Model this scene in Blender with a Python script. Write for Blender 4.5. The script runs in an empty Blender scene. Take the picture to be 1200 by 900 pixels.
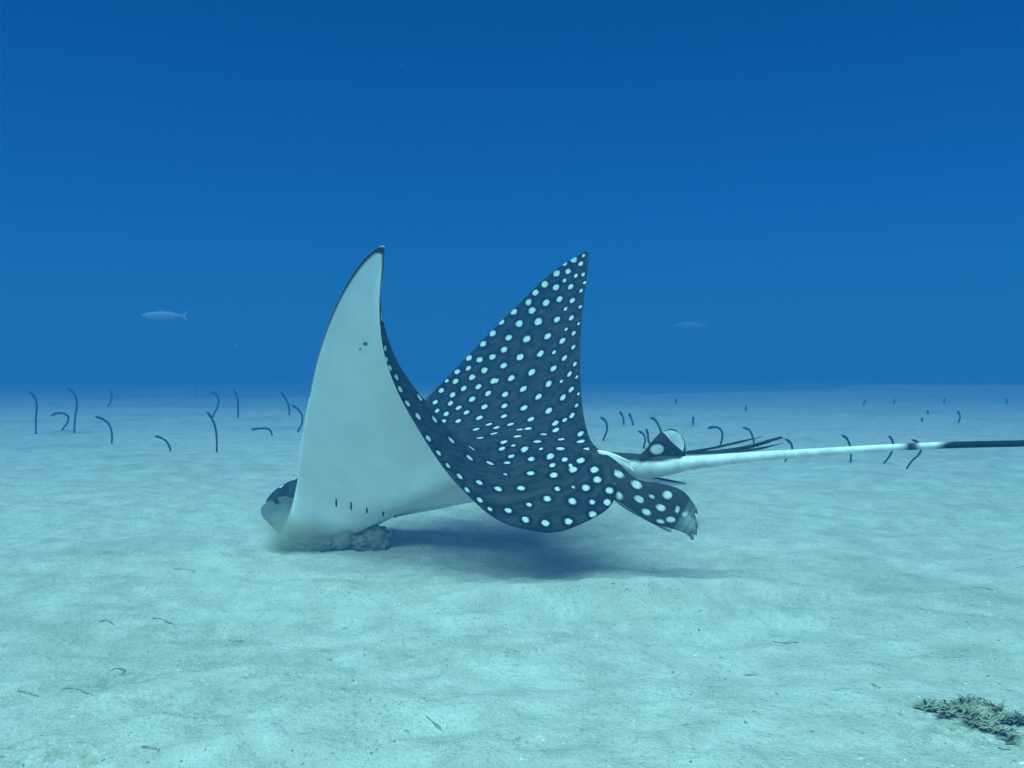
import bpy, bmesh, math, random
import numpy as np
from mathutils import Vector, noise as mnoise
from mathutils.bvhtree import BVHTree

random.seed(7)
rng = np.random.default_rng(11)
scene = bpy.context.scene
col = scene.collection
R = math.radians

# ------------------------------------------------------------------ camera
FPX, HORIZON, CAM_H = 1039.0, 425.0, 0.60         # focal length (px of a 1200 px wide frame), horizon row, eye height
cam_data = bpy.data.cameras.new("camera")
cam_data.sensor_width = 36.0
cam_data.lens = 36.0 * FPX / 1200.0
cam_data.shift_y = -(450.0 - HORIZON) / 1200.0
cam_data.clip_start, cam_data.clip_end = 0.05, 600.0
cam = bpy.data.objects.new("camera", cam_data)
cam.location = (0, 0, CAM_H)
cam.rotation_euler = (R(90), 0, 0)
col.objects.link(cam)
scene.camera = cam

# ------------------------------------------------------------------ light
SUN_ELEV, SUN_AZ = 67.0, 210.0                    # azimuth: compass angle of the sun seen from above, 0 = +Y, clockwise
world = bpy.data.worlds.new("World"); scene.world = world
world.use_nodes = True
wn, wl = world.node_tree.nodes, world.node_tree.links
bg = wn["Background"]
sky = wn.new("ShaderNodeTexSky"); sky.sky_type = 'NISHITA'; sky.sun_disc = False
sky.sun_elevation = R(SUN_ELEV); sky.sun_rotation = R(SUN_AZ)
tint = wn.new("ShaderNodeMix"); tint.data_type = 'RGBA'; tint.blend_type = 'MULTIPLY'
tint.inputs[0].default_value = 1.0
tint.inputs[7].default_value = (0.0002, 0.182, 0.535, 1)   # daylight after a dozen metres of sea water
wl.new(sky.outputs[0], tint.inputs[6]); wl.new(tint.outputs[2], bg.inputs[0])
bg.inputs[1].default_value = 0.10

sun_data = bpy.data.lights.new("sun", 'SUN')
sun_data.energy = 5.0; sun_data.angle = R(58); sun_data.color = (0.43, 0.98, 0.97)
sun = bpy.data.objects.new("sun", sun_data)
az, el = R(SUN_AZ), R(SUN_ELEV)
to_sun = Vector((math.sin(az) * math.cos(el), math.cos(az) * math.cos(el), math.sin(el)))
sun.rotation_euler = to_sun.to_track_quat('Z', 'Y').to_euler()
sun.location = to_sun * 30
col.objects.link(sun)

vs = scene.view_settings
vs.view_transform = 'Standard'; vs.look = 'None'; vs.exposure = 0.47; vs.gamma = 1.0; vs.use_curve_mapping = False
scene.render.engine = 'CYCLES'
cy = scene.cycles
cy.use_denoising = True
cy.max_bounces = 8; cy.diffuse_bounces = 4; cy.volume_bounces = 2; cy.transparent_max_bounces = 8
cy.sample_clamp_indirect = 4.0

# ------------------------------------------------------------------ helpers
def at(x, y, d):
    """pixel of the 1200 x 900 photograph + distance along the view axis -> world point"""
    return Vector(((x - 600.0) / FPX * d, d, CAM_H - (y - HORIZON) / FPX * d))

def floor_drop(y):
    """the sand falls away gently beyond about six metres"""
    t = min(y, 70.0) - 6.5
    return 0.011 * (math.sqrt(t * t + 6.0) + t) / 2

def ground_d(y):
    lo, hi = 0.5, 30.0
    for _ in range(40):
        m = (lo + hi) / 2
        if CAM_H + floor_drop(m) - (y - HORIZON) / FPX * m > 0: lo = m
        else: hi = m
    return lo

def tag(o, label=None, cat=None, group=None, kind=None):
    if label: o["label"] = label
    if cat: o["category"] = cat
    if group: o["group"] = group
    if kind: o["kind"] = kind
    return o

def mesh_obj(name, verts, faces, mats, parent=None, smooth=True):
    me = bpy.data.meshes.new(name)
    me.from_pydata([tuple(v) for v in verts], [], faces)
    for m in (mats if isinstance(mats, (list, tuple)) else [mats]):
        me.materials.append(m)
    if smooth:
        me.polygons.foreach_set("use_smooth", [True] * len(me.polygons))
    me.update()
    o = bpy.data.objects.new(name, me)
    col.objects.link(o)
    if parent is not None:
        o.parent = parent
        o.matrix_parent_inverse = parent.matrix_world.inverted()
    return o

def empty(name, loc):
    o = bpy.data.objects.new(name, None)
    o.location = loc; o.empty_display_size = 0.1
    o.matrix_world.translation = Vector(loc)
    col.objects.link(o)
    return o

def hermite(ts, P, tq):
    """smooth curve through P[k] at parameters ts, any trailing shape"""
    ts = np.asarray(ts, float); P = np.asarray(P, float); n = len(ts)
    T = np.zeros_like(P)
    for i in range(n):
        if i == 0: T[i] = (P[1] - P[0]) / (ts[1] - ts[0])
        elif i == n - 1: T[i] = (P[-1] - P[-2]) / (ts[-1] - ts[-2])
        else:
            h0, h1 = ts[i] - ts[i - 1], ts[i + 1] - ts[i]
            T[i] = ((P[i] - P[i - 1]) / h0 * h1 + (P[i + 1] - P[i]) / h1 * h0) / (h0 + h1)
    out = []
    for t in tq:
        k = int(np.clip(np.searchsorted(ts, t) - 1, 0, n - 2))
        h = ts[k + 1] - ts[k]; x = (t - ts[k]) / h
        out.append((2*x**3 - 3*x**2 + 1) * P[k] + (x**3 - 2*x**2 + x) * h * T[k]
                   + (-2*x**3 + 3*x**2) * P[k + 1] + (x**3 - x**2) * h * T[k + 1])
    return np.array(out)

def tube(path, radii, seg=10, closed=True, squash=1.0):
    path = [Vector(p) for p in path]; n = len(path)
    verts, faces = [], []
    up = Vector((0, 0, 1))
    side = None
    for i, p in enumerate(path):
        t = (path[min(i + 1, n - 1)] - path[max(i - 1, 0)]).normalized()
        if side is None:
            side = t.cross(up)
            if side.length < 0.2: side = t.cross(Vector((0, 1, 0)))
        side = (side - t * side.dot(t)).normalized()
        b = side.cross(t).normalized()
        r = radii[i] if hasattr(radii, "__len__") else radii
        for k in range(seg):
            a = 2 * math.pi * k / seg
            verts.append(p + side * math.cos(a) * r * squash + b * math.sin(a) * r)
    for i in range(n - 1):
        for k in range(seg):
            k2 = (k + 1) % seg
            faces.append((i*seg + k, i*seg + k2, (i+1)*seg + k2, (i+1)*seg + k))
    if closed:
        faces.append(tuple(range(seg - 1, -1, -1)))
        faces.append(tuple((n-1)*seg + k for k in range(seg)))
    return verts, faces

# ------------------------------------------------------------------ materials
def new_mat(name):
    m = bpy.data.materials.new(name); m.use_nodes = True
    nt = m.node_tree
    return m, nt.nodes, nt.links, nt.nodes["Principled BSDF"]

def ramp(nodes, stops):
    r = nodes.new("ShaderNodeValToRGB")
    while len(r.color_ramp.elements) < len(stops): r.color_ramp.elements.new(0.5)
    for e, (p, c) in zip(r.color_ramp.elements, stops):
        e.position = p; e.color = (*c, 1)
    return r

def noise_tex(nodes, links, vec, scale, detail=4, rough=0.55):
    n = nodes.new("ShaderNodeTexNoise"); n.inputs["Scale"].default_value = scale
    n.inputs["Detail"].default_value = detail; n.inputs["Roughness"].default_value = rough
    if vec is not None: links.new(vec, n.inputs["Vector"])
    return n

def mixc(nodes, links, fac, a, b, mode='MIX'):
    m = nodes.new("ShaderNodeMix"); m.data_type = 'RGBA'; m.blend_type = mode
    for sock, v in ((m.inputs[0], fac), (m.inputs[6], a), (m.inputs[7], b)):
        if isinstance(v, (int, float)): sock.default_value = v
        elif isinstance(v, tuple): sock.default_value = (*v, 1)
        else: links.new(v, sock)
    return m.outputs[2]

def math_n(nodes, links, op, a, b=0.0, clamp=False):
    m = nodes.new("ShaderNodeMath"); m.operation = op; m.use_clamp = clamp
    for sock, v in zip(m.inputs, (a, b)):
        if isinstance(v, (int, float)): sock.default_value = v
        else: links.new(v, sock)
    return m.outputs[0]

def maprange(nodes, links, v, a, b, c, d):
    m = nodes.new("ShaderNodeMapRange"); m.interpolation_type = 'SMOOTHSTEP'
    links.new(v, m.inputs[0])
    for k, x in enumerate((a, b, c, d)):
        if isinstance(x, (int, float)): m.inputs[k + 1].default_value = x
        else: links.new(x, m.inputs[k + 1])
    return m.outputs[0]

def simple_mat(name, color, rough=0.7, var=0.25, scale=20.0, bump=0.0):
    m, n, l, b = new_mat(name)
    geo = n.new("ShaderNodeNewGeometry")
    nz = noise_tex(n, l, geo.outputs["Position"], scale)
    lo = tuple(c * (1 - var) for c in color); hi = tuple(min(1, c * (1 + var)) for c in color)
    rp = ramp(n, [(0.3, lo), (0.7, hi)]); l.new(nz.outputs[0], rp.inputs[0])
    l.new(rp.outputs[0], b.inputs["Base Color"]); b.inputs["Roughness"].default_value = rough
    b.inputs["Specular IOR Level"].default_value = 0.2
    if bump:
        bp = n.new("ShaderNodeBump"); bp.inputs["Strength"].default_value = bump; bp.inputs["Distance"].default_value = 0.01
        l.new(nz.outputs[0], bp.inputs["Height"]); l.new(bp.outputs[0], b.inputs["Normal"])
    return m

def sand_material():
    m, n, l, b = new_mat("sand")
    geo = n.new("ShaderNodeNewGeometry"); pos = geo.outputs["Position"]
    big = noise_tex(n, l, pos, 1.3, 5, 0.6); mid = noise_tex(n, l, pos, 9.0, 5, 0.6)
    fine = noise_tex(n, l, pos, 70.0, 4, 0.7); grain = noise_tex(n, l, pos, 420.0, 2, 0.6)
    base = ramp(n, [(0.32, (0.43, 0.42, 0.36)), (0.66, (0.60, 0.575, 0.50))]); l.new(mid.outputs[0], base.inputs[0])
    film = maprange(n, l, big.outputs[0], 0.50, 0.68, 0.0, 0.5)
    fa = n.new("ShaderNodeAttribute"); fa.attribute_name = "film"
    tuft = noise_tex(n, l, pos, 34.0, 4, 0.7)
    fm = math_n(n, l, 'MULTIPLY', fa.outputs["Fac"], maprange(n, l, tuft.outputs[0], 0.40, 0.62, 0.05, 0.85))
    c1 = mixc(n, l, math_n(n, l, 'MAXIMUM', film, fm), base.outputs[0], (0.29, 0.315, 0.22))
    fl = maprange(n, l, fine.outputs[0], 0.54, 0.70, 0.0, 0.5)
    c2 = mixc(n, l, fl, c1, (0.24, 0.25, 0.19))
    speck = noise_tex(n, l, pos, 150.0, 3, 0.7)
    patch = noise_tex(n, l, pos, 3.4, 3, 0.6)
    sk = math_n(n, l, 'MULTIPLY', maprange(n, l, speck.outputs[0], 0.56, 0.68, 0.0, 0.75), maprange(n, l, patch.outputs[0], 0.40, 0.62, 0.15, 1.0))
    c2 = mixc(n, l, sk, c2, (0.15, 0.16, 0.125))
    lt = maprange(n, l, speck.outputs[0], 0.40, 0.30, 0.0, 0.45)
    c2 = mixc(n, l, lt, c2, (0.72, 0.70, 0.64))
    gr = maprange(n, l, grain.outputs[0], 0.35, 0.65, 0.88, 1.08)
    gc = n.new("ShaderNodeCombineColor")
    for k in range(3): l.new(gr, gc.inputs[k])
    c3 = mixc(n, l, 1.0, c2, gc.outputs[0], 'MULTIPLY')
    l.new(c3, b.inputs["Base Color"])
    b.inputs["Roughness"].default_value = 0.95; b.inputs["Specular IOR Level"].default_value = 0.1
    h = math_n(n, l, 'ADD', math_n(n, l, 'MULTIPLY', mid.outputs[0], 1.0), math_n(n, l, 'MULTIPLY', fine.outputs[0], 0.5))
    bp = n.new("ShaderNodeBump"); bp.inputs["Strength"].default_value = 0.85; bp.inputs["Distance"].default_value = 0.02
    l.new(h, bp.inputs["Height"]); l.new(bp.outputs[0], b.inputs["Normal"])
    return m

def dorsal_material():
    m, n, l, b = new_mat("spotted_skin")
    uv = n.new("ShaderNodeUVMap"); uv.uv_map = "flat"
    sd = n.new("ShaderNodeAttribute"); sd.attribute_name = "spot_distance"
    wob = noise_tex(n, l, uv.outputs[0], 70.0, 3)
    dist = math_n(n, l, 'ADD', sd.outputs["Fac"], math_n(n, l, 'MULTIPLY', math_n(n, l, 'SUBTRACT', wob.outputs[0], 0.5), 0.8))
    spot = maprange(n, l, dist, 0.70, 1.22, 1.0, 0.0)
    halo = maprange(n, l, dist, 1.25, 2.7, 0.0, 1.0)
    nz = noise_tex(n, l, uv.outputs[0], 30.0, 6, 0.7)
    basec = ramp(n, [(0.35, (0.005, 0.009, 0.008)), (0.72, (0.056, 0.060, 0.048))]); l.new(nz.outputs[0], basec.inputs[0])
    c = mixc(n, l, halo, (0.003, 0.006, 0.006), basec.outputs[0])
    c = mixc(n, l, spot, c, (0.57, 0.62, 0.55))
    at_ = n.new("ShaderNodeAttribute"); at_.attribute_name = "pale"      # face, margins: pale skin
    c = mixc(n, l, at_.outputs["Fac"], c, (0.72, 0.74, 0.70))
    l.new(c, b.inputs["Base Color"]); b.inputs["Roughness"].default_value = 0.8
    b.inputs["Specular IOR Level"].default_value = 0.08
    return m

def ventral_material():
    m, n, l, b = new_mat("pale_belly_skin")
    uv = n.new("ShaderNodeUVMap"); uv.uv_map = "flat"
    nz = noise_tex(n, l, uv.outputs[0], 8.0, 7, 0.66)
    rp = ramp(n, [(0.28, (0.82, 0.84, 0.77)), (0.62, (0.94, 0.94, 0.88))]); l.new(nz.outputs[0], rp.inputs[0])
    at_ = n.new("ShaderNodeAttribute"); at_.attribute_name = "dark"
    c = mixc(n, l, at_.outputs["Fac"], rp.outputs[0], (0.025, 0.028, 0.028))
    l.new(c, b.inputs["Base Color"]); b.inputs["Roughness"].default_value = 0.6
    b.inputs["Specular IOR Level"].default_value = 0.2
    return m

def paint_material(name="painted_skin"):
    m, n, l, b = new_mat(name)
    a = n.new("ShaderNodeAttribute"); a.attribute_name = "skin"
    geo = n.new("ShaderNodeNewGeometry")
    nz = noise_tex(n, l, geo.outputs["Position"], 30.0, 4)
    v = maprange(n, l, nz.outputs[0], 0.3, 0.7, 0.8, 1.1)
    cc = n.new("ShaderNodeCombineColor")
    for k in range(3): l.new(v, cc.inputs[k])
    c = mixc(n, l, 1.0, a.outputs["Color"], cc.outputs[0], 'MULTIPLY')
    l.new(c, b.inputs["Base Color"]); b.inputs["Roughness"].default_value = 0.8
    b.inputs["Specular IOR Level"].default_value = 0.08
    return m

SAND = sand_material(); DORSAL = dorsal_material(); VENTRAL = ventral_material(); PAINT = paint_material()
DARK = simple_mat("dark_flesh", (0.02, 0.022, 0.022), 0.5)
MARK = simple_mat("scar_skin", (0.16, 0.17, 0.16), 0.7)
EEL = simple_mat("eel_skin", (0.020, 0.026, 0.022), 0.6, 0.35, 40)
CLOD = simple_mat("clod_sand", (0.24, 0.235, 0.17), 0.95, 0.3, 25, 0.8)  # darker than the seabed sand: the clods' shade is put into the colour
FLECK = simple_mat("dark_debris", (0.23, 0.24, 0.19), 0.9, 0.4, 60)
DEBRIS = simple_mat("debris_crumbs", (0.19, 0.20, 0.155), 0.9, 0.4, 60)
SHELL = simple_mat("shell_grit", (0.72, 0.70, 0.64), 0.7, 0.15, 80)
ALGAE = simple_mat("algae", (0.24, 0.245, 0.16), 0.9, 0.65, 28)
FISH = simple_mat("silver_fish_skin", (0.55, 0.57, 0.57), 0.35, 0.1, 15)
FISHFIN = simple_mat("fish_fin", (0.5, 0.52, 0.52), 0.5, 0.1, 15)

# ------------------------------------------------------------------ seabed
def fbm(x, y, s, o=3, seed=0.0):
    return mnoise.fractal(Vector((x * s + seed, y * s - seed, seed * 1.7)), 1.0, 2.1, o)

HUMPS = []   # (x, y, sx, sy, height)
for (px, py, sx, sy, h) in ((850, 701, .36, .075, .046), (960, 722, .30, .09, .016), (660, 708, .30, .06, .022),
                            (330, 690, .30, .09, .018), (150, 720, .25, .10, .014), (250, 790, .3, .08, .010),
                            (640, 662, .55, .10, -.020), (60, 610, .5, .2, .02), (500, 760, .35, .10, .012)):
    d = ground_d(py); HUMPS.append(((px - 600) / FPX * d, d, sx, sy, h))

def ground_z(x, y):
    r = math.hypot(x, y)
    z = 0.030 * fbm(x, y, 0.33, 2, 3.1) * min(1.0, r / 3.0 + .2) - floor_drop(y)
    z += 0.027 * fbm(x, y * 1.6, 1.1, 3, 9.7)
    z += 0.26 * fbm(x * .8, y, 0.13, 3, 15.2) * min(1.0, max(0.0, (r - 7) / 16))
    if -4 < x < 4 and 0 < y < 9:
        z += 0.0135 * fbm(x * 0.8, y * 1.7, 4.6, 3, 1.3)
        z += 0.0050 * fbm(x, y * 1.3, 17.0, 3, 4.4)
        z -= 0.016 * max(0.0, fbm(x * .8, y * 1.3, 6.5, 2, 6.1) - 0.34)
    for (hx, hy, sx, sy, h) in HUMPS:
        q = ((x - hx) / sx) ** 2 + ((y - hy) / sy) ** 2
        if q < 9: z += h * math.exp(-q)
    return z

def graded(lo_far, lo, hi, hi_far, step, grow):
    mid = list(np.arange(lo, hi + 1e-6, step))
    a, s = [], step
    x = hi
    while x < hi_far:
        s *= grow; x = min(x + s, hi_far); a.append(x)
    b, s = [], step
    x = lo
    while x > lo_far:
        s *= grow; x = max(x - s, lo_far); b.append(x)
    return b[::-1] + mid + a

xs = graded(-85, -1.7, 1.7, 85, 0.0125, 1.055)
ys = graded(-12, 1.05, 3.6, 95, 0.0125, 1.045)
gv = [(x, y, ground_z(x, y)) for y in ys for x in xs]
nx = len(xs)
gf = [(j*nx + i, j*nx + i + 1, (j+1)*nx + i + 1, (j+1)*nx + i) for j in range(len(ys) - 1) for i in range(nx - 1)]
seabed = mesh_obj("seabed", gv, gf, SAND)
tag(seabed, kind="structure")
FILM = []
for (px_, py_, rx, ry, a) in ((215, 742, .20, .10, .8), (120, 795, .16, .10, 1.0), (45, 880, .14, .08, 1.0), (265, 820, .22, .10, .7), (330, 765, .2, .06, .6), (500, 770, .16, .07, .5),
                              (1130, 862, .16, .10, .9), (640, 868, .16, .06, .5), (80, 700, .2, .08, .5), (900, 720, .25, .06, .45), (1040, 745, .2, .08, .4), (420, 690, .3, .07, .4)):
    d_ = ground_d(py_); FILM.append(((px_ - 600) / FPX * d_, d_, rx, ry, a))
fl_ = np.zeros(len(gv)); GV = np.array(gv)
for (fx, fy, rx, ry, a) in FILM:
    fl_ = np.maximum(fl_, a * np.exp(-((GV[:, 0] - fx) / rx) ** 2 - ((GV[:, 1] - fy) / ry) ** 2))
seabed.data.attributes.new("film", 'FLOAT', 'POINT').data.foreach_set("value", fl_)

# ------------------------------------------------------------------ the ray
# spanwise stations, near wing tip -> body -> far wing tip; six points from leading to trailing edge (px x, px y, distance)
ST = [
 (-1.00, [(444,289,2.340),(446,288.5,2.340),(448,288,2.340),(449.5,288,2.340),(450.5,288.5,2.340),(451,290,2.340)]),
 (-0.94, [(428,302,2.360),(434,304,2.364),(440,306,2.368),(445,308,2.368),(448,310,2.364),(450,313,2.358)]),
 (-0.82, [(401,342,2.400),(414,346,2.415),(427,350,2.425),(438,352,2.428),(445,354,2.415),(445,357,2.395)]),
 (-0.64, [(374,412,2.470),(400,418,2.495),(428,422,2.515),(452,422,2.520),(464,422,2.490),(453,425,2.430)]),
 (-0.47, [(360,478,2.550),(396,488,2.580),(440,490,2.610),(480,477,2.620),(502,476,2.560),(484,493,2.400)]),
 (-0.32, [(351,532,2.640),(398,548,2.680),(458,548,2.700),(522,515,2.690),(556,535,2.550),(538,570,2.330)]),
 (-0.18, [(347,572,2.745),(400,584,2.760),(470,574,2.745),(556,537,2.690),(612,560,2.500),(606,618,2.290)]),
 (-0.09, [(338,606,2.830),(394,598,2.815),(480,562,2.755),(574,533,2.690),(655,553,2.520),(672,618,2.330)]),
 (-0.045,[(331,622,2.890),(384,602,2.845),(482,556,2.770),(583,530,2.700),(664,543,2.540),(716,592,2.390)]),
 ( 0.00, [(325,624,2.935),(378,592,2.880),(484,549,2.800),(590,527,2.710),(668,534,2.580),(726,548,2.460)]),
 ( 0.05, [(328,606,2.970),(382,582,2.920),(488,541,2.850),(592,520,2.750),(664,528,2.630),(716,539,2.510)]),
 ( 0.11, [(340,582,3.010),(404,560,2.960),(499,530,2.900),(592,512,2.800),(656,520,2.680),(706,530,2.550)]),
 ( 0.21, [(384,560,3.060),(444,542,3.010),(520,515,2.950),(594,504,2.860),(650,510,2.750),(695,520,2.610)]),
 ( 0.38, [(456,508,3.130),(505,500,3.090),(560,492,3.020),(610,484,2.940),(653,486,2.830),(685,492,2.710)]),
 ( 0.60, [(530,436,3.200),(570,432,3.170),(606,429,3.120),(636,427,3.050),(661,428,2.970),(680,432,2.890)]),
 ( 0.80, [(594,370,3.240),(618,368,3.220),(640,366,3.190),(659,365,3.150),(673,365,3.110),(682.5,367,3.070)]),
 ( 0.94, [(654,314,3.240),(664,314,3.230),(673,314,3.215),(680,314,3.200),(685,315,3.190),(688.5,317,3.180)]),
 ( 1.00, [(683,296,3.220),(686,295,3.220),(688,295,3.220),(689.5,295,3.218),(690,296,3.216),(690,298,3.214)]),
]
root = empty("eagle_ray", at(330, 645, 2.9))
tag(root, "large dark ray with white spots, both wings raised, nose ploughing into the sand", "ray")

NS, NU = 400, 150
s_st = [s for s, _ in ST]
P0 = np.array([[tuple(at(*p)) for p in row] for _, row in ST])              # stations x 6 x 3
# sample span densely by arc position, chord denser at the leading edge
sq = np.linspace(-1, 1, NS); sq = np.sign(sq) * np.abs(sq) ** 1.25
Q = hermite(s_st, P0, sq)                                                   # NS x 6 x 3
uq = np.linspace(0, 1, NU) ** 1.35
M = np.transpose(hermite(np.linspace(0, 1, 6), np.transpose(Q, (1, 0, 2)), uq), (1, 0, 2))   # NS x NU x 3
dS = np.gradient(M, axis=0); dU = np.gradient(M, axis=1)
N = np.cross(dU, dS); N /= np.maximum(np.linalg.norm(N, axis=2, keepdims=True), 1e-9)
for _ in range(40):
    Np = np.pad(N, ((1, 1), (1, 1), (0, 0)), mode='edge')
    N = (Np[:-2, 1:-1] + Np[2:, 1:-1] + Np[1:-1, :-2] + Np[1:-1, 2:] + 2 * N) / 6
    N /= np.maximum(np.linalg.norm(N, axis=2, keepdims=True), 1e-9)

def lerp_tab(x, tab):
    return np.interp(x, [a for a, _ in tab], [b for _, b in tab])
wing_T = lerp_tab(np.abs(sq), [(0, .075), (.1, .070), (.2, .056), (.4, .034), (.7, .018), (.95, .008), (1, 0)])
foil = 2.6 * np.sqrt(uq) * (1 - uq) ; foil /= foil.max()
foil = foil * .93 + .07 * np.minimum(1, np.minimum(uq, 1 - uq) / .015)
trunk_s = np.exp(-(np.abs(sq) / .11) ** 2)
trunk_u = lerp_tab(uq, [(0, 0), (.012, .62), (.04, .86), (.10, .96), (.22, .98), (.4, .90), (.6, .62), (.8, .33), (.95, .13), (1, 0)])
TH = wing_T[:, None] * foil[None, :] + 0.172 * trunk_s[:, None] * trunk_u[None, :]
upper = lerp_tab(uq, [(0, .60), (.12, .58), (.35, .34), (.55, .16), (.8, .20), (1, .4)])[None, :]     # flat back, deep belly behind the head
TH[:, 0] = TH[:, -1] = 0; TH[0, :] = TH[-1, :] = 0
for _ in range(8):
    Tp = np.pad(TH, 1, mode='edge'); T2 = (Tp[:-2, 1:-1] + Tp[2:, 1:-1] + Tp[1:-1, :-2] + Tp[1:-1, 2:] + 2 * TH) / 6
    TH[1:-1, 1:-1] = T2[1:-1, 1:-1]
UP = M + N * (TH * upper)[..., None]
DN = M - N * (TH * (1 - upper))[..., None]
# flattened coordinates of the disc for the spot pattern
chord = np.concatenate([np.zeros((NS, 1)), np.cumsum(np.linalg.norm(np.diff(M, axis=1), axis=2), axis=1)], axis=1)
mid = NU // 2
span = np.concatenate([[0], np.cumsum(np.linalg.norm(np.diff(M[:, mid], axis=0), axis=1))])
FU = np.repeat(span[:, None], NU, axis=1)
FV = chord - chord[:, mid][:, None]
verts, vid_up, vid_dn, uvs, pale, dark = [], {}, {}, [], [], []
def px(p):
    return 600 + p[0] / p[1] * FPX, HORIZON + (CAM_H - p[2]) / p[1] * FPX
def head_mark(x, y):
    m = 0.0
    if 303 < x < 334 and 568 < y < 645:
        cx = 315 + (y - 575) * .55                                # streak running down from the crown past the eye
        if y < 591: m = max(m, float(np.clip(1.6 - abs(x - cx - 2) / 2.6, 0, 1)))
        q = math.hypot((x - 315.5) / 5.5, (y - 618) / 14)         # banded patch at the tip of the snout
        if q < 1: m = max(m, float(np.clip((1 - q) * 4, 0, 1)) * (.55 + .45 * math.sin(y * .95 + x * .5)))
    return m
for i in range(NS):
    for j in range(NU):
        vid_up[i, j] = len(verts); verts.append(UP[i, j]); uvs.append((FU[i, j], FV[i, j])); dark.append(0.0)
        pl_ = 0.0
        if uq[j] < .16 and -.2 < sq[i] < .2:                     # pale cheeks and snout below the dark crown
            x, y = px(UP[i, j])
            lim = np.interp(x, [305, 312, 325, 338, 356], [584, 587, 583, 581, 579])
            pl_ = float(np.clip((y - lim) / 3.0, 0, 1)) * (1 - head_mark(x, y)) * (1 - .75 * (uq[j] < .006) * (abs(sq[i]) < .07))
        pale.append(pl_)
for i in range(NS):
    for j in range(NU):
        if i in (0, NS - 1) or j in (0, NU - 1):
            vid_dn[i, j] = vid_up[i, j]
        else:
            vid_dn[i, j] = len(verts); verts.append(DN[i, j]); uvs.append((FU[i, j], FV[i, j]))
            s, u = sq[i], uq[j]
            dk = 0.0
            if abs(s) > .5:                                     # thin dark margin round the wing tips
                e = min(chord[i, j], chord[i, -1] - chord[i, j])
                dk = max(0.0, 1 - e / (.003 + .014 * max(0, (abs(s) - .5) / .5) ** 2))
                if abs(s) > .975: dk = 1.0
            if u < .2 and abs(s) < .15: dk = max(dk, head_mark(*px(DN[i, j])))
            pale.append(0.0); dark.append(min(1.0, dk * 1.6))
faces, mid_idx = [], []
for i in range(NS - 1):
    for j in range(NU - 1):
        a, b_, c_, d_ = (i, j), (i, j + 1), (i + 1, j + 1), (i + 1, j)
        faces.append((vid_up[a], vid_up[b_], vid_up[c_], vid_up[d_])); mid_idx.append(0)
        f2 = (vid_dn[d_], vid_dn[c_], vid_dn[b_], vid_dn[a])
        if set(f2) == set(faces[-1]): continue
        faces.append(f2); mid_idx.append(1)
body = mesh_obj("body", verts, faces, [DORSAL, VENTRAL], root)
body.data.polygons.foreach_set("material_index", mid_idx)
uvl = body.data.uv_layers.new(name="flat")
li = np.zeros(len(body.data.loops), int); body.data.loops.foreach_get("vertex_index", li)
uvl.data.foreach_set("uv", np.array(uvs)[li].ravel())
for nm, arr in (("pale", pale), ("dark", dark)):
    body.data.attributes.new(nm, 'FLOAT', 'POINT').data.foreach_set("value", arr)

bvh = BVHTree.FromPolygons([Vector(v) for v in verts], faces)
CAMP = Vector((0, 0, CAM_H))
def hit(x, y):
    r = bvh.ray_cast(CAMP, (at(x, y, 1.0) - CAMP).normalized())
    return r[0], r[1]

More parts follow.
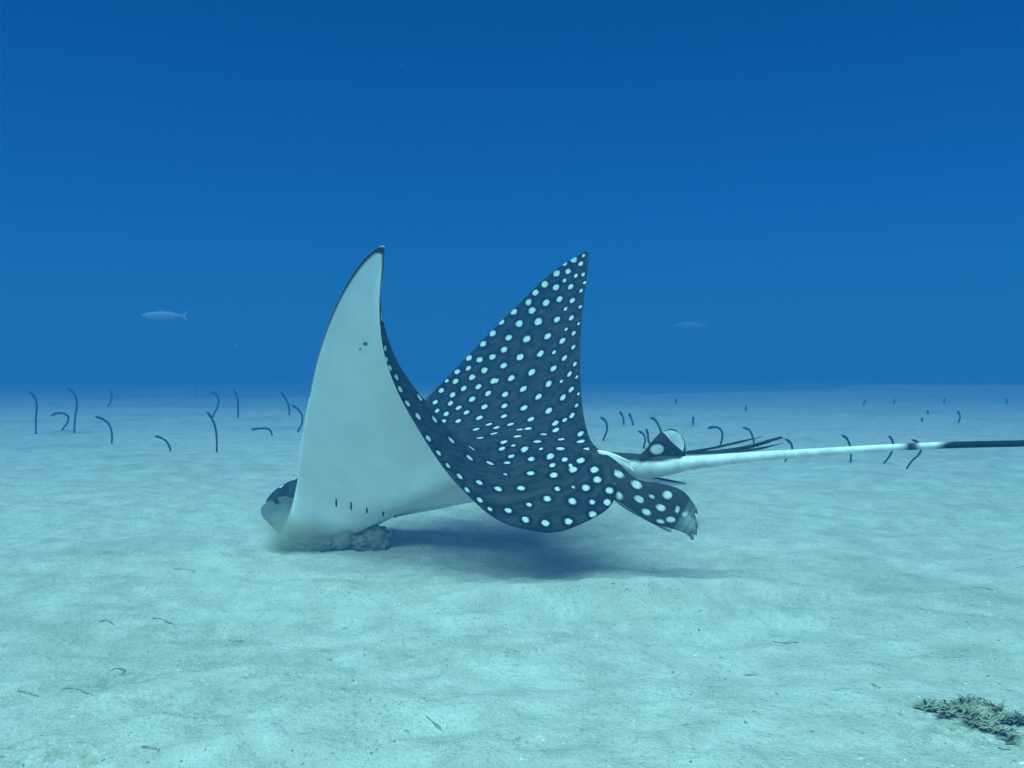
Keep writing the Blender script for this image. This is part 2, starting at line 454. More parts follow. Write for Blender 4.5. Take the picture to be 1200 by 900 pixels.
# white spots seen on the skin: (px x, px y, px radius)
SPOTS = [(684,299.6,2.4),(672.4,304.2,4.2),(680.8,309,3.4),(661.7,309.1,3.2),(652.1,320.4,4.5),(665.7,318.2,3.8),(674.8,323,3),(683.3,321.7,2.8),
 (661.7,328.8,2.8),(685,331.2,2.2),(638.3,333.2,4.5),(651.5,336.6,4.3),(668.8,335.9,3.9),(681,340.6,2.9),(627.6,343.1,4.3),(655.7,350.6,4.3),(670.6,352.2,3.9),
 (608.1,351.6,3.6),(619.4,354.1,4.3),(639.9,354.7,4.8),(680,359.5,2.9),(662.8,362,2.9),(602.2,365.5,4.4),(623.4,363.9,4.7),(652.8,374.4,4.6),(669.6,372.6,4),
 (587.6,377.3,4.1),(608.5,379.4,4.6),(630.8,376.8,5.2),(678,379.3,2.4),(663.5,385.8,2.5),(672.2,390.4,3.6),(641.8,394,4.9),(596,395.7,4.4),(617.3,397.2,5),
 (659,399.5,4.6),(671.8,406.8,3.6),(590.6,409.7,4.4),(649.1,412.9,3.2),(633.4,414.6,5),(609.5,418.4,4.9),(661.5,419.5,4.2),(673.7,426.6,3.4),(590.3,428.4,4.4),
 (648.6,431.7,4.6),(623.1,436.1,5.2),(667.4,438.3,4),(599.1,443.1,4.7),(657.9,446.9,2.7),(643,449.8,4.9),(613.2,455.8,4.8),(669.3,456.6,4.4),(591.8,462.3,4.4),
 (631,464.8,4.8),(659.7,465.9,4.8),(675.9,441.9,2.4),(678,461.5,2.4),(581,446.3,4),(577.2,390.7,4.4),(566.1,403,4.3),(549.5,419.5,4.2),(561.9,421.5,4.1),
 (576.9,418.3,4.3),(548.7,431.6,3.6),(535.9,435.7,3.8),(567.6,434,4.4),(533.9,446.9,4),(523.5,446.3,2.8),(553.2,442.1,4.2),(517.3,457.6,3.7),(543.3,455.3,4),
 (560.5,453.2,4),(578.5,446.4,4.4),(530.3,462.7,3.9),(572,461.1,4.1),(510,471.3,3.5),(528,472.7,3.7),(553.3,467.6,4.3),(537.3,477.9,3.9),(512.3,481.3,3.2),
 (522.9,485.2,3.7),(546.7,483.2,4),(567.7,476.7,4.4),(591.1,475.7,4.3),(614,478.1,4.8),(537,493.3,3.9),(561.9,489.7,4.4),(590.5,487.7,4.4),(622.4,491.3,4.6),
 (573,497.3,4.4),(598,497.3,4.4),(643.2,481.3,5),(670.2,487,4.4),(661.7,492.2,3.7),(650.8,496,4.6),(651.2,504,4.6),(675.7,475,3.2),(581.7,501,4.4),(558,503,4.4),
 (608.7,503.5,4.4),(619,502.3,4.4),(578.8,508,5),(606.3,511.3,5),(637,509,4.6),(562.7,513.2,4.6),(630,517.3,5.4),(658,514.7,4.6),(590.5,517.8,4.6),(588.3,525.7,4.2),
 (614.5,526.2,5.2),(656.7,525.7,6.4),(680.3,508.3,4.6),(680.5,517.5,5.4),(686.7,526.5,4.6),(644.5,535,5.4),(622.8,538,4.6),(661.7,538.3,4.2),(680.5,539.7,6.6),
 (647.5,545.3,4.2),(671.2,550,5.8),(648.7,556.7,5.8),(696.7,550.5,5.2),(700,562,6),(714,574.7,5),(550,536.2,5.6),
 (573.8,542.5,5.8),(593.8,542.2,4.8),(599.2,534.7,4.2),(621.7,554.7,5.6),(562,565.5,5),(547.5,574.2,4.6),(583.8,572.8,5.6),(610.5,571.8,5.6),(592.2,555.7,3.2),
 (562,585.7,4.8),(641.2,584.3,5.8),(653,572.8,4),(686.7,571.7,6.4),(670.5,587.3,5.8),(620,591.5,3.8),(595.5,598,5.4),(693.8,588.2,4.2),(711.7,588.7,4.8),
 (574.2,596.3,4.2),(615.7,608.7,5.6),(639.3,613,5.6),(666,611,6),(694.7,603,6),(464.7,442,4),(469,456.3,4.6),(477.6,472.7,4.8),(490,488,5.4),(509.3,491.3,5.2),
 (519.3,494,4),(488.3,504.4,3),(502,513.7,5.6),(514,531,4.6),(529,516,6),(524.7,545.6,4.6),(538.7,558,5),(446.8,397.5,3.4),(451.5,408,3.4),(457,431,4),(453,421,3.2),
 (668,545,2.6),(672,571,3),(602,522,3.2),(634,526,3),(346,561,4),(330,570,3.2)]
MU = UP.reshape(-1, 3)
centres, rads = [], []
for (x, y, r) in SPOTS:
    p, nrm = hit(x, y)
    if p is None: continue
    centres.append(tuple(p)); rads.append(max(min(r, 5.2) * .90, 2.2) / FPX * p.y)
order = rng.permutation(len(MU))[:9000]                # the skin the photograph does not show gets spots of the same spacing
C_ = np.array(centres)
for k in order:
    p = MU[k]
    if k % NU < NU * .36 and abs(sq[k // NU]) < .16: continue
    if np.min(((C_ - p) ** 2).sum(axis=1)) > .071 ** 2:
        C_ = np.vstack([C_, p]); rads.append(rng.uniform(.008, .0150))
rads = np.array(rads)
field = np.full(len(verts), 9.0)
for k in range(0, len(MU), 4000):
    d_ = np.sqrt(((MU[k:k + 4000, None, :] - C_[None]) ** 2).sum(axis=2)) / rads[None]
    field[k:k + 4000] = np.minimum(d_.min(axis=1), 9.0)
body.data.attributes.new("spot_distance", 'FLOAT', 'POINT').data.foreach_set("value", field)

def decal(name, x, y, pts, thick, mat, parent):
    """small closed lens lying on the skin under pixel (x, y); pts = outline in px offsets"""
    p, nrm = hit(x, y)
    if p is None: return None
    if nrm.dot(p - CAMP) > 0: nrm = -nrm
    ring, d = [], p.y
    for (dx, dy) in pts:
        q, _ = hit(x + dx, y + dy)
        ring.append(q if q is not None and (q - p).length < .08 else p + (at(x + dx, y + dy, d) - at(x, y, d)))
    n = len(ring)
    vv = [q + nrm * .0005 for q in ring] + [p + nrm * thick] + [q - nrm * .004 for q in ring]
    ff = [(k, (k + 1) % n, n) for k in range(n)] + [(n + 1 + k, n + 1 + (k + 1) % n, (k + 1) % n, k) for k in range(n)]
    ff.append(tuple(n + 1 + k for k in range(n - 1, -1, -1)))
    return mesh_obj(name, vv, ff, mat, parent)

for (x, y, h) in ((394, 589, 5.5), (411.5, 593, 5.5), (430, 598, 4.0), (449, 602, 3.2), (463, 605, 2.2)):
    w = 1.0
    decal("gill_slit", x, y, [(-w, -h*.5), (-.3, -h), (w, -h*.6), (w, h*.5), (.4, h), (-w, h*.6)], .0015, DARK, root)
decal("skin_mark", 428, 403, [(-3, 0), (-1, -2.5), (2, -2), (3, 1), (0, 2.5)], .0012, MARK, root)
decal("skin_mark", 422, 409, [(-1.5, 1), (0, -1.5), (1.5, -1), (0, 1.5)], .0012, MARK, root)

# tail
TPX = [(690,540,2.66,.030),(735,545,2.56,.035),(770,546.5,2.49,.031),(810,542.5,2.42,.0215),(850,538.5,2.35,.017),(900,534,2.28,.0137),
       (960,530,2.20,.0116),(1020,526,2.12,.0098),(1100,522,2.05,.0088),(1200,519.5,1.97,.0082),(1300,517,1.90,.0076),(1450,514,1.80,.0066),(1650,512,1.69,.0045),(1800,512,1.62,.002)]
tp = np.linspace(0, 1, len(TPX))
tq = np.linspace(0, 1, 160)
tpath = hermite(tp, np.array([tuple(at(a, b, c)) for a, b, c, _ in TPX]), tq)
trad = hermite(tp, np.array([[r * (.88 if x > 800 else 1)] for x, _, _, r in TPX]), tq)[:, 0]
SEG = 20
tv, tf = tube(tpath, trad, SEG)
tail = mesh_obj("tail", tv, tf, PAINT, root)
cols = []
WHITE, BLACK, GREY = np.array((.80, .80, .76)), np.array((.012, .015, .016)), np.array((.040, .042, .036))
for i in range(len(tpath)):
    x, _ = px(tpath[i])
    for k in range(SEG):
        v = Vector(tv[i*SEG + k]) - Vector(tpath[i])
        upness = v.z / max(trad[i], 1e-5)
        sidec = -v.y / max(trad[i], 1e-5)
        c = WHITE.copy()
        if x < 803:                                        # dark back of the tail base
            f = np.clip((upness - (.30 + .35 * (x > 770) * (x - 770) / 33)) / .15, 0, 1)
            c = c * (1 - f) + GREY * f
        fade = np.clip((x - 1056) / 9, 0, 1) * (1 - np.clip((x - 1072) / 8, 0, 1)) + np.clip((x - 1094) / 14 - .35 * upness, 0, 1)
        if 1141 < x < 1146 and upness > .2: fade *= .3
        c = c * (1 - fade) + BLACK * fade
        cols.append((*c, 1))
ca = tail.data.color_attributes.new("skin", 'FLOAT_COLOR', 'POINT')
ca.data.foreach_set("color", np.array(cols).ravel())

# tail spines
for pts, r in (([(800,530.5,2.43),(830,526,2.39),(862,519,2.35),(894,511.5,2.32)], .0030),
               ([(803,531,2.43),(845,528.5,2.37),(880,522.5,2.33),(912,513.5,2.30),(918,513.5,2.295)], .0036),
               ([(806,531.5,2.425),(850,529.5,2.36),(885,526.5,2.31),(917,519.5,2.28)], .0032),
               ([(798,531,2.44),(835,529,2.39),(870,526,2.34),(903,518.5,2.31)], .0028)):
    q = np.linspace(0, 1, 24)
    path = hermite(np.linspace(0, 1, len(pts)), np.array([tuple(at(*p)) for p in pts]), q)
    rad = [r * (1.15 - .15 * t) * (1 - max(0, t - .75) / .25 * .85) for t in q]
    v, f = tube(path, rad, 8)
    mesh_obj("tail_spine", v, f, DARK, root)

def plate(name, rows, thick, colour, nu=40, nv=24, parent=root, mats=PAINT, ragged=0.0):
    """lofted fin: rows = list of px polylines (x, y, d) from root to tip; colour(x, y, top) -> rgb"""
    A = np.array([[tuple(at(*p)) for p in r] for r in rows])
    k, m = A.shape[:2]
    B = hermite(np.linspace(0, 1, k), A, np.linspace(0, 1, nu))
    B = np.transpose(hermite(np.linspace(0, 1, m), np.transpose(B, (1, 0, 2)), np.linspace(0, 1, nv)), (1, 0, 2))
    if ragged:
        for j in range(nv):
            k_ = abs(fbm(j * .23, 1.7, 1.0, 3, 2.2)) + .5 * abs(fbm(j * .9, 4.1, 1.0, 2, 5.2))
            for i in range(nu):
                w_ = max(0.0, i / (nu - 1) - .62) / .38
                B[i, j] -= (B[-1, j] - B[int(nu * .7), j]) / max(1e-6, np.linalg.norm(B[-1, j] - B[int(nu * .7), j])) * ragged * k_ * w_ * w_
                B[i, j, 1] += .004 * math.sin(j * .31) * w_
    n = np.cross(np.gradient(B, axis=1), np.gradient(B, axis=0)); n /= np.maximum(np.linalg.norm(n, axis=2, keepdims=True), 1e-9)
    view = B - np.array(CAMP)
    flip = np.sign((n * view).sum(axis=2).mean()); n = -n * flip         # towards the viewer = upper side
    uu, ww = np.linspace(0, 1, nu)[:, None], np.linspace(0, 1, nv)[None, :]
    edge = np.clip(np.minimum(np.minimum(ww, 1 - ww) / .18, (1 - uu) / .12), 0, 1) ** .5
    th = thick * edge * (1 - .55 * uu)
    vv, cc, ff = [], [], []
    for side in (1, -1):
        for i in range(nu):
            for j in range(nv):
                p = B[i, j] + n[i, j] * th[i, j] * .5 * side + n[i, j] * side * .0004
                vv.append(p); x, y = px(p); cc.append((*colour(x, y, side > 0, j / (nv - 1), i / (nu - 1)), 1))
    o2 = nu * nv
    for i in range(nu - 1):
        for j in range(nv - 1):
            a = i*nv + j
            ff.append((a, a + 1, a + nv + 1, a + nv)); ff.append((o2 + a + nv, o2 + a + nv + 1, o2 + a + 1, o2 + a))
    loop = [j for j in range(nv)] + [i*nv + nv - 1 for i in range(1, nu)] + [(nu-1)*nv + j for j in range(nv - 2, -1, -1)] + [i*nv for i in range(nu - 2, 0, -1)]
    for a, b in zip(loop, loop[1:] + loop[:1]):
        ff.append((b, a, o2 + a, o2 + b))
    o = mesh_obj(name, vv, ff, mats, parent)
    o.data.color_attributes.new("skin", 'FLOAT_COLOR', 'POINT').data.foreach_set("color", np.array(cc).ravel())
    return o

def spotted(spots, halo=2.2):
    def f(x, y, top, w, u):
        if not top: return (.78, .78, .74)
        c = GREY * .8
        for (sx, sy, rx, ry, ang) in spots:
            ca_, sa = math.cos(ang), math.sin(ang)
            dx, dy = x - sx, y - sy
            q = math.hypot((dx * ca_ + dy * sa) / rx, (-dx * sa + dy * ca_) / ry)
            if q < 1.9: c = c * (.35 + .65 * min(1, max(0, q - 1.15) / .75))
            t = min(1, max(0, (1.15 - q) / .3))
            if t: c = c * (1 - t) + np.array((.57, .62, .55)) * t; break
        return tuple(c)
    return f

PSP = [(708,539,6,4.2,.7),(725,555.5,5.5,3.6,.4),(717,567.5,4.5,3,.5),(746,568,6,4.2,.5),(749,585,5.5,3.6,.5),(757.5,600,5.2,3.2,.35),
       (774.5,595,5.2,3.6,.3),(786,609,5.2,3.2,.0),(782,580,5,4.6,.0),(774,611,4.2,2.2,.2),(805,603,5.5,3.2,.1),(714,575,6,3.6,.3),(725,581,4.5,4,.6),(764,582,3,2,.5),
       (794,597,2.5,4,.2)]
near_sp = spotted(PSP)
def near_col(x, y, top, w, u):
    c = np.array(near_sp(x, y, top, w, u))
    if top:
        f = np.clip((x + .55 * (y - 600) - 798) / 10, 0, 1) * .75
        c = c * (1 - f) + np.array((.30, .34, .32)) * f * (.75 + .3 * math.sin(x * .35 + y * .22) ** 2)
        if x > 806 - .3*(y-600) and y < 606: c = c * .6
    return tuple(c)
plate("pelvic_fin", [
    [(690,522,2.60),(684,538,2.585),(686,556,2.565),(694,570,2.55)],
    [(718,537,2.50),(713,552,2.47),(713,567,2.452),(717,583,2.44)],
    [(746,561,2.44),(743,573,2.42),(741,585,2.41),(741,598,2.395)],
    [(772,566,2.41),(770,580,2.395),(767,596,2.385),(764,613,2.37)],
    [(798,574,2.385),(797,588,2.37),(792,604,2.36),(786,619,2.35)],
    [(813,590,2.37),(814,602,2.36),(812,615,2.35),(806,627,2.345)],
    [(818,602,2.362),(818.5,613,2.355),(818,626,2.35),(814,635,2.345)]], .020, near_col, 80, 48, ragged=.022)
plate("pelvic_fin_underside", [
    [(712,566,2.455),(714,575,2.455),(716,583,2.455)],
    [(728,580,2.435),(730,588,2.435),(731,595,2.435)],
    [(752,594,2.41),(752,601,2.41),(752,607,2.41)],
    [(776,608,2.39),(776,614,2.39),(775,619,2.39)],
    [(788,619,2.375),(787,622,2.375),(786,624,2.375)]], .010, lambda x, y, t, w, u: (.74, .75, .71) if w < .72 else (.16, .17, .17), 24, 14)
plate("pelvic_fin", [
    [(742,553,2.52),(743,558,2.52),(745,562,2.52)],
    [(765,558,2.50),(765,561,2.50),(764,567,2.50)],
    [(785,562,2.48),(785,565,2.48),(783,569,2.48)],
    [(804,566,2.47),(804,567,2.47),(803,568,2.47)]], .008, lambda x, y, t, w, u: (.04, .045, .045) if w < .45 else (.72, .73, .70), 24, 14)
plate("pelvic_fin_base", [
    [(700,527,2.535),(703,533,2.53),(708,540,2.52)],
    [(718,531,2.515),(722,537,2.51),(728,546,2.50)],
    [(738,540,2.49),(740,545,2.49),(744,554,2.48)]], .012, lambda x, y, t, w, u: (.78, .78, .74), 16, 10)
# dorsal fin: dark front with one white spot, pale rounded rear lobe
dsp = spotted([(770, 526.5, 7.6, 5.6, -.1)])
plate("dorsal_fin", [
    [(746,536,2.490),(765,540,2.485),(790,540,2.475),(806,537,2.465)],
    [(756,527,2.490),(769,529,2.485),(784,530,2.475),(800,529,2.465)],
    [(766,515,2.490),(773,516,2.485),(780,517,2.475),(788,518.5,2.470)],
    [(774.5,506.5,2.490),(776,506.5,2.485),(777.5,507,2.480),(779,508,2.475)]], .012, dsp, 40, 40)
def lobe_col(x, y, t, w, u):
    q = math.hypot((x - 786) / 17.5, (y - 521) / 18.5)
    return (.03, .034, .034) if q > .90 else (.68, .72, .68)
plate("dorsal_fin_rear_lobe", [
    [(776,536,2.497),(784,539,2.495),(796,538,2.493),(803,535,2.491)],
    [(773,524,2.497),(783,524,2.495),(796,524,2.493),(803.5,524,2.491)],
    [(775,512,2.497),(783,510,2.495),(793,509.5,2.493),(800.5,513,2.491)],
    [(781,503.8,2.497),(785,502.6,2.495),(789,502.8,2.493),(793,504.5,2.491)]], .008, lobe_col, 30, 30)

# ------------------------------------------------------------------ sand thrown up by the snout
def lump(name, c, r, seed, mat, sub=4, amp=.35, freq=2.2, parent=None):
    bm = bmesh.new(); bmesh.ops.create_icosphere(bm, subdivisions=sub, radius=1.0)
    for v in bm.verts:
        k = 1 + amp * fbm3(v.co * freq, seed) + .10 * fbm3(v.co * freq * 3.1, seed + 5)
        v.co = Vector((v.co.x * r[0] * k, v.co.y * r[1] * k, v.co.z * r[2] * k))
    me = bpy.data.meshes.new(name); bm.to_mesh(me); bm.free()
    me.polygons.foreach_set("use_smooth", [True] * len(me.polygons)); me.materials.append(mat)
    o = bpy.data.objects.new(name, me); o.location = c; col.objects.link(o)
    return o
def fbm3(p, seed):
    return mnoise.fractal(Vector((p.x + seed, p.y + seed * 2.3, p.z - seed)), 1.0, 2.0, 3)

for (x, y, d, r, sd, lab) in (
    (440, 641, 2.82, (.044, .045, .042), 1, "tallest rounded clod of dug sand, at the belly end of the row under the snout"),
    (422, 646, 2.80, (.034, .035, .028), 2, "small clod of dug sand leaning on the tallest rounded one"),
    (402, 646, 2.80, (.046, .04, .034), 6, "middle clod of dug sand in the row under the ray's pale belly"),
    (381, 647, 2.79, (.036, .035, .024), 8, "low clod of dug sand at the edge of the stirred-up cloud"),
    (362, 648, 2.80, (.040, .035, .026), 9, "crumbly clod of dug sand deep inside the stirred-up cloud"),
    (339, 648, 2.82, (.030, .03, .018), 12, "smallest crumb of dug sand right below the snout")):
    p = at(x, y, d); p.z = ground_z(p.x, p.y) + r[2] * .62
    tag(lump("sand_clod", p, r, sd, CLOD), lab, "sand clod", "clods of sand dug up by the ray")

pm = bpy.data.materials.new("stirred_sand"); pm.use_nodes = True
pn, pl = pm.node_tree.nodes, pm.node_tree.links
pn.remove(pn["Principled BSDF"])
pv = pn.new("ShaderNodeVolumePrincipled"); pv.inputs["Color"].default_value = (.60, .64, .50, 1)
tc = pn.new("ShaderNodeTexCoord")
ln = pn.new("ShaderNodeVectorMath"); ln.operation = 'LENGTH'; pl.new(tc.outputs["Object"], ln.inputs[0])
nz = noise_tex(pn, pl, tc.outputs["Object"], 2.6, 4, 0.6)
fall = maprange(pn, pl, ln.outputs["Value"], 0.15, 1.0, 1.0, 0.0)
edge = math_n(pn, pl, 'SUBTRACT', math_n(pn, pl, 'ADD', fall, math_n(pn, pl, 'MULTIPLY', nz.outputs[0], 1.3)), 0.88, True)
pl.new(math_n(pn, pl, 'MULTIPLY', edge, 36.0), pv.inputs["Density"])
pl.new(pv.outputs[0], pn["Material Output"].inputs["Volume"])
def puff(x, y, d, r, sd, lab):
    bm = bmesh.new(); bmesh.ops.create_icosphere(bm, subdivisions=3, radius=1.0)
    me = bpy.data.meshes.new("sediment_cloud"); bm.to_mesh(me); bm.free(); me.materials.append(pm)
    o = bpy.data.objects.new("sediment_cloud", me); p = at(x, y, d); o.location = (p.x, p.y, .05); o.scale = r
    col.objects.link(o); tag(o, lab, "sand cloud", kind="stuff")
puff(360, 640, 2.80, (.235, .10, .150), 0, "cloud of stirred-up sand billowing round the ray's snout")

# ------------------------------------------------------------------ garden eels
EELS = [   # px path from burrow to head, radius m, label
 ([(42,506),(42,490),(43,475),(41,467),(37,461),(32,459)], "tall straight garden eel with a small bent head, beside a low arched one"),
 ([(73,504),(78,497),(80,489),(77,485.5),(70,484),(59,487)], "low garden eel arched over like a hook between two tall straight ones"),
 ([(87,505),(88,490),(90,472),(88,463),(83,457.5),(78,454)], "tallest upright garden eel, head bent, right behind the low hooked one"),
 ([(131,520),(131,508),(128,498),(121,491.5),(111,488)], "garden eel curving over in a quarter arc, short stalk, on open sand"),
 ([(126,478),(130,470),(131,463),(128,456)], "small faint crescent-shaped garden eel behind the quarter-arc one"),
 ([(200,531),(198,522),(193,515.5),(187,512.5),(181,511)], "short garden eel leaning out of bare sand away from all others"),
 ([(254,530),(254,515),(252,500),(248,490),(242,482)], "tall garden eel whose head crosses the foot of a crescent-shaped eel"),
 ([(249,490),(255,476),(256,468),(253,462),(246,459)], "crescent-shaped garden eel rising behind the head of a tall one"),
 ([(279,491),(279,478),(278,465),(273,456)], "slim upright garden eel with only its tip bent, alone on pale sand"),
 ([(319,514),(318,507),(315,503),(308,502),(294,503.5)], "garden eel bent flat at a right angle just above the sand"),
 ([(339,488),(338.5,476),(335,468),(329,459)], "straight leaning garden eel crossed by a bow-shaped one near the pale wing"),
 ([(349,507),(354,495),(354,487),(349,479.5),(341,474)], "bow-shaped garden eel close against the ray's pale wing edge"),
 ([(353,460),(353,450),(349,441)], "faint far-off garden eel above the pair beside the ray's pale wing"),
 ([(231,462),(229,454),(229.5,442)], "faint thin garden eel far behind the crossed tall and crescent pair"),
 ([(707,516),(711,505),(711,497),(708,491.5),(703,489)], "thin curved garden eel just behind the base of the far spotted wing"),
 ([(731,499),(730,489),(726,482)], "small faint garden eel leaning beside a straighter twin behind the ray's tail base"),
 ([(742,500),(740,491),(737,484)], "small straighter garden eel beside a leaning faint one behind the ray's tail base"),
 ([(754,526),(756,514),(753,508),(748,505)], "little bent garden eel crossing another in front of the dark dorsal fin"),
 ([(763,526),(759.5,514),(759,508),(757,502)], "little upright garden eel crossing a bent one before the dark dorsal fin"),
 ([(779,528),(776,512),(772,499),(767,491.5),(761,489)], "long curved garden eel that seems to sprout from the dorsal fin's top"),
 ([(812,500),(812.5,488)], "faint straight garden eel behind the gap after the dorsal fin"),
 ([(842,528),(846,515),(846,506),(842,501.5),(836,500.5),(829,502)], "hook-headed garden eel standing behind the roots of the tail spines"),
 ([(884,526),(882,512),(878,504),(870,500.5)], "curved garden eel rising behind the middle of the tail spines"),
 ([(920,541),(928,530),(927,520),(920,514)], "garden eel showing past the tips of the dark tail spines"),
 ([(997,543),(997,530),(995,519),(991,512.5),(986,510)], "garden eel crossing behind the white stretch of tail, nearest the spines"),
 ([(1035,545),(1042,535),(1047,524),(1044.5,514),(1041,511)], "garden eel crossing behind the tail where its white end begins"),
 ([(1062,551),(1068,541),(1077,532),(1080,525),(1074,517.5),(1068,515)], "garden eel bowed behind the tail's white band between dark rings"),
]
FAINT = [((1081,498),(1080,489)), ((1088,489),(1087,481)), ((1122,499),(1125,488),(1122,481)), ((17,449),(17,437)), ((64,457),(63.5,447),(65,438)),
         ((118,453),(119,444)), ((163,449),(165,442)), ((275,452),(281,445),(280,440)), ((341,455),(342,447)), ((1106,473),(1107,467)), ((874,483),(874,475)),
         ((1012,476),(1014,468)), ((1047,474),(1049,468)), ((792,474),(793,467)), ((93,444),(92,432)), ((143,447),(142,435)), ((1180,474),(1179,466))]
for i, (pts, lab) in enumerate(EELS + [(f, None) for f in FAINT]):
    d0 = ground_d(pts[0][1])
    d0 = min(d0, 26.0)
    n = max(18, len(pts) * 8)
    base = at(pts[0][0], pts[0][1], d0); gz = ground_z(base.x, base.y)
    lean = random.uniform(-.10, .10)
    W = np.array([tuple(at(x, y, d0 + lean * k / len(pts))) for k, (x, y) in enumerate(pts)])
    W = np.vstack([[base.x, base.y, min(gz, base.z) - .06], W])
    tk = np.concatenate([[0], np.cumsum(np.linalg.norm(np.diff(W, axis=0), axis=1))])
    q = np.linspace(0, tk[-1], n)
    path = hermite(tk, W, q)
    r0 = 1.35 / FPX * d0 if lab else 1.15 / FPX * d0
    r0 = min(r0, .0165)
    rad = [r0 * (0.78 + .22 * t + .22 * math.exp(-((t - .9) / .06) ** 2)) * (1 if t < .93 else max(.22, 1 - ((t - .93) / .07) ** 2 * .78)) for t in np.linspace(0, 1, n)]
    v, f = tube(path, rad, 8)
    o = mesh_obj("garden_eel", v, f, EEL)
    tag(o, lab or "tiny far-off garden eel fading into the blue haze", "garden eel",
        "garden eels standing in the sand" if lab else "far garden eels fading into the haze")

# ------------------------------------------------------------------ fish
def fish(x, y, d, length_px, lab):
    L = length_px / FPX * d
    c = at(x, y, d)
    r = empty("fish", c)
    tag(r, lab, "fish", "pale fish in the open water")
    prof = [(0, .004), (.04, .035), (.12, .062), (.28, .085), (.45, .088), (.62, .070), (.78, .040), (.86, .026)]
    qs = np.linspace(0, .86, 28); ra = np.interp(qs, [a for a, _ in prof], [b for _, b in prof])
    v, f = [], []
    seg = 14
    for t, a in zip(qs, ra):
        for k in range(seg):
            w = 2 * math.pi * k / seg
            v.append(c + Vector(((t - .5) * L, math.sin(w) * a * L * .5, math.cos(w) * a * L)))
    for i in range(len(qs) - 1):
        for k in range(seg):
            k2 = (k + 1) % seg
            f.append((i*seg + k, i*seg + k2, (i+1)*seg + k2, (i+1)*seg + k))
    f.append(tuple(range(seg))); f.append(tuple((len(qs)-1)*seg + k for k in range(seg - 1, -1, -1)))
    mesh_obj("body", v, f, FISH, r)
    def fin(name, pts, th=.006):
        n = len(pts)
        vv = [c + Vector(((a - .5) * L, s * th * L, b * L)) for s in (-1, 1) for a, b in pts]
        ff = [tuple(range(n)), tuple(range(2*n - 1, n - 1, -1))] + [(k, k + n, (k + 1) % n + n, (k + 1) % n) for k in range(n)]
        mesh_obj(name, vv, ff, FISHFIN, r, smooth=False)
    fin("tail_fin", [(.84, .026), (.92, .07), (1.0, .12), (.945, .0), (1.0, -.12), (.92, -.07), (.84, -.026)])
    fin("dorsal_fin", [(.34, .082), (.42, .125), (.56, .105), (.70, .075), (.66, .055)])
    fin("anal_fin", [(.55, -.07), (.60, -.11), (.72, -.07), (.68, -.05)])
    for s in (-1, 1):
        e = lump("eye", (0, 0, 0), (.011 * L, .006 * L, .011 * L), 3, DARK, 2, 0.0)
        e.parent = r; e.location = Vector(((.075 - .5) * L, s * .022 * L, .014 * L))
    return r
fish(193, 370, 16.5, 55, "pale silvery fish gliding above the sand where two tall eels stand")
fish(810, 381, 24.0, 38, "very faint pale fish hanging in blue water above the ray's tail base")

# ------------------------------------------------------------------ debris on the sand
def scatter(name, n, mat, smin, smax, flat, label, cat, seed, far=5.0):
    rs = random.Random(seed)
    v, f = [], []
    for _ in range(n):
        t = rs.random()
        y = 1.2 * (far / 1.2) ** (t ** 1.15)
        x = rs.uniform(-.66, .66) * y
        if fbm(x, y, 1.6, 2, 20.0) < rs.uniform(-.6, .35): continue
        s = smin * (smax / smin) ** (rs.random() ** 2.2)
        el_ = rs.uniform(1.0, 2.8); a = rs.uniform(0, math.pi)
        z = ground_z(x, y)
        b = len(v)
        k = 6
        for j in range(k):
            w = 2 * math.pi * j / k
            rr = s * rs.uniform(.6, 1.1)
            dx, dy = math.cos(w) * rr * el_, math.sin(w) * rr
            v.append((x + dx * math.cos(a) - dy * math.sin(a), y + dx * math.sin(a) + dy * math.cos(a), z - .001 + s * flat * rs.uniform(.0, .5)))
        v.append((x, y, z + s * flat)); v.append((x, y, z - s * .5))
        for j in range(k):
            f.append((b + j, b + (j + 1) % k, b + k)); f.append((b + (j + 1) % k, b + j, b + k + 1))
    o = mesh_obj(name, v, f, mat, smooth=False)
    return tag(o, label, cat, kind="stuff")
scatter("dark_debris", 3200, DEBRIS, .0011, .0040, .4, "dark crumbs and weed bits strewn over the sand", "debris", 5)
scatter("shell_grit", 1300, SHELL, .0010, .0032, .6, "pale grains of broken shell strewn over the sand", "shell grit", 6, 4.0)

BITS = [((70,803),(76,800),(88,800),(95,803),(98,808),(106,812)), ((178,721),(186,719),(196,724),(206,726)), ((129,776),(137,774),(146,777),(140,783)),
        ((268,735),(277,738),(286,737)), ((20,802),(33,804),(46,808)), ((200,672),(214,672),(229,674)), ((166,875),(176,877),(184,879)),
        ((1136,682),(1150,684),(1164,686)), ((905,746),(920,749),(936,750)), ((500,843),(512,849),(519,853)), ((870,777),(879,779),(888,779)),
        ((1020,799),(1027,802),(1033,804)), ((1168,876),(1176,879),(1184,880)), ((116,727),(125,726),(134,729))]
BLAB = {0: "dark curled loop of dead weed lying on the sand", 1: "small dark wavy sprig of weed lying alone on the sand",
        2: "hook-shaped dark scrap of weed on the sand past the curled loop", 4: "straight dark scrap of weed beside the curled loop",
        7: "thin dark scrap of weed on smooth sand below the ray's dark tail end", 11: "short dark scrap of weed on the sand beyond the algae clump",
        12: "short dark scrap of weed lying hard against the algae clump"}
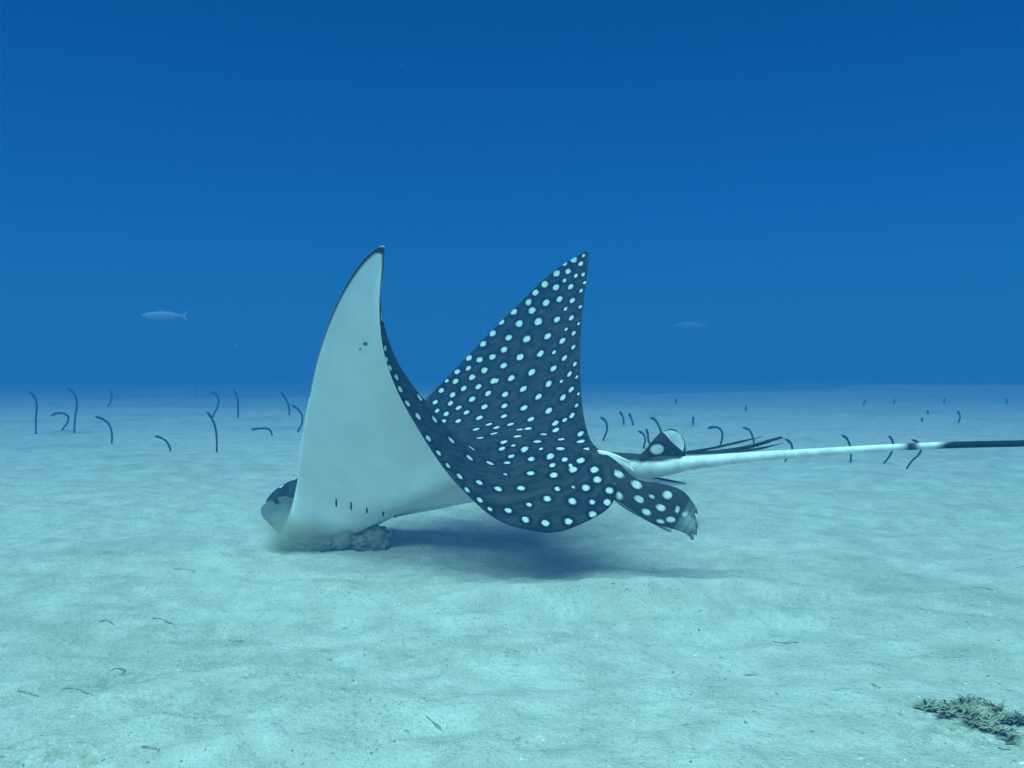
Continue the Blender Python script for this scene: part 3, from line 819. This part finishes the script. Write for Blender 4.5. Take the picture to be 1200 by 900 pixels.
for i, b in enumerate(BITS):
    W = []
    for (x, y) in b:
        d = ground_d(y + 1.5); p = at(x, y, d); W.append((p.x, p.y, ground_z(p.x, p.y) + .001))
    q = np.linspace(0, 1, 14)
    path = hermite(np.linspace(0, 1, len(W)), np.array(W), q)
    path = np.array([(p[0], p[1], ground_z(p[0], p[1]) + .0006) for p in path])
    rr = random.uniform(.0011, .0019)
    v, f = tube(path, [rr * (.35 + 1.1 * math.sin(math.pi * t) ** .7) * (1 + .4 * math.sin(9 * t + i)) for t in q], 7)
    o = mesh_obj("weed_scrap", v, f, FLECK)
    tag(o, BLAB.get(i, "thin dark scrap of dead weed lying straight on open sand"), "weed scrap", "weed scraps on the sand")

# algae clump: crinkled flat fronds heaped on each other
def algae(px_, py_, n, rx, ry, h, lab):
    d = ground_d(py_); c = at(px_, py_, d); c.z = ground_z(c.x, c.y)
    rs = random.Random(4)
    v, f = [], []
    for _ in range(n):
        r = math.sqrt(rs.random()); a = rs.uniform(0, 2 * math.pi)
        x, y = c.x + r * rx * math.cos(a), c.y + r * ry * math.sin(a)
        if fbm(x, y * 1.6, 18, 3, 8.8) < -.02 + .55 * r * r: continue
        z = ground_z(x, y) + h * (1 - r * r) * rs.uniform(.0, .8)
        th = rs.uniform(-.9, .9) + (math.pi if rs.random() < .5 else 0)
        w, ln_ = rs.uniform(.0009, .0026), rs.uniform(.007, .022)
        pv_ = Vector((math.cos(th), math.sin(th), 0)); sd = Vector((-pv_.y, pv_.x, 0))
        b = len(v); K = 4; ph = rs.uniform(0, 6); lift = rs.uniform(.1, .55) * (2.6 if rs.random() < .06 else 1)
        for k in range(K + 1):
            t = k / K
            p = Vector((x, y, z)) + pv_ * ln_ * t + Vector((0, 0, ln_ * lift * math.sin(t * 2.2)))
            ww = w * (.35 + math.sin(math.pi * min(.92, t + .12)))
            cr = .35 * w * math.sin(ph + k * 2.1)
            v += [p - sd * ww + Vector((0, 0, cr)), p + Vector((0, 0, w * .45)), p + sd * ww - Vector((0, 0, cr))]
        for k in range(K):
            q = b + 3 * k
            f += [(q, q + 1, q + 4, q + 3), (q + 1, q + 2, q + 5, q + 4)]
    o = mesh_obj("algae_clump", v, f, ALGAE)
    tag(o, lab, "algae")
algae(1160, 844, 4200, .125, .105, .016, "low tangled clump of olive green algae growing on the pale sand")

# drifting specks
rs = random.Random(31); v, f = [], []
for _ in range(55):
    y = rs.uniform(1.0, 7.0); x = rs.uniform(-.62, .62) * y; z = rs.uniform(.12, min(1.5, .6 + .4 * y))
    r = rs.uniform(.0004, .0008); b = len(v)
    v += [(x + r, y, z), (x - r, y, z), (x, y + r, z), (x, y - r, z), (x, y, z + r), (x, y, z - r)]
    for (i, j, k) in ((0,2,4),(2,1,4),(1,3,4),(3,0,4),(2,0,5),(1,2,5),(3,1,5),(0,3,5)): f.append((b+i, b+j, b+k))
tag(mesh_obj("drifting_specks", v, f, SHELL), "tiny pale specks drifting in the water", "specks", kind="stuff")

# ------------------------------------------------------------------ the water's haze
hm = bpy.data.materials.new("sea_water_haze"); hm.use_nodes = True
hn, hl = hm.node_tree.nodes, hm.node_tree.links
hn.remove(hn["Principled BSDF"])
hv = hn.new("ShaderNodeVolumePrincipled")
hv.inputs["Color"].default_value = (0.036, 0.195, 0.455, 1)
hv.inputs["Density"].default_value = 0.120
hl.new(hv.outputs[0], hn["Material Output"].inputs["Volume"])
X0, X1, Y0, Y1, Z0, Z1 = -90, 90, -16, 100, -2.6, 1.75
hvv = [(x, y, z) for z in (Z0, Z1) for y in (Y0, Y1) for x in (X0, X1)]
haze = mesh_obj("haze", hvv, [(0,2,3,1),(4,5,7,6),(0,1,5,4),(2,6,7,3),(0,4,6,2),(1,3,7,5)], hm, smooth=False)
tag(haze, kind="stuff")
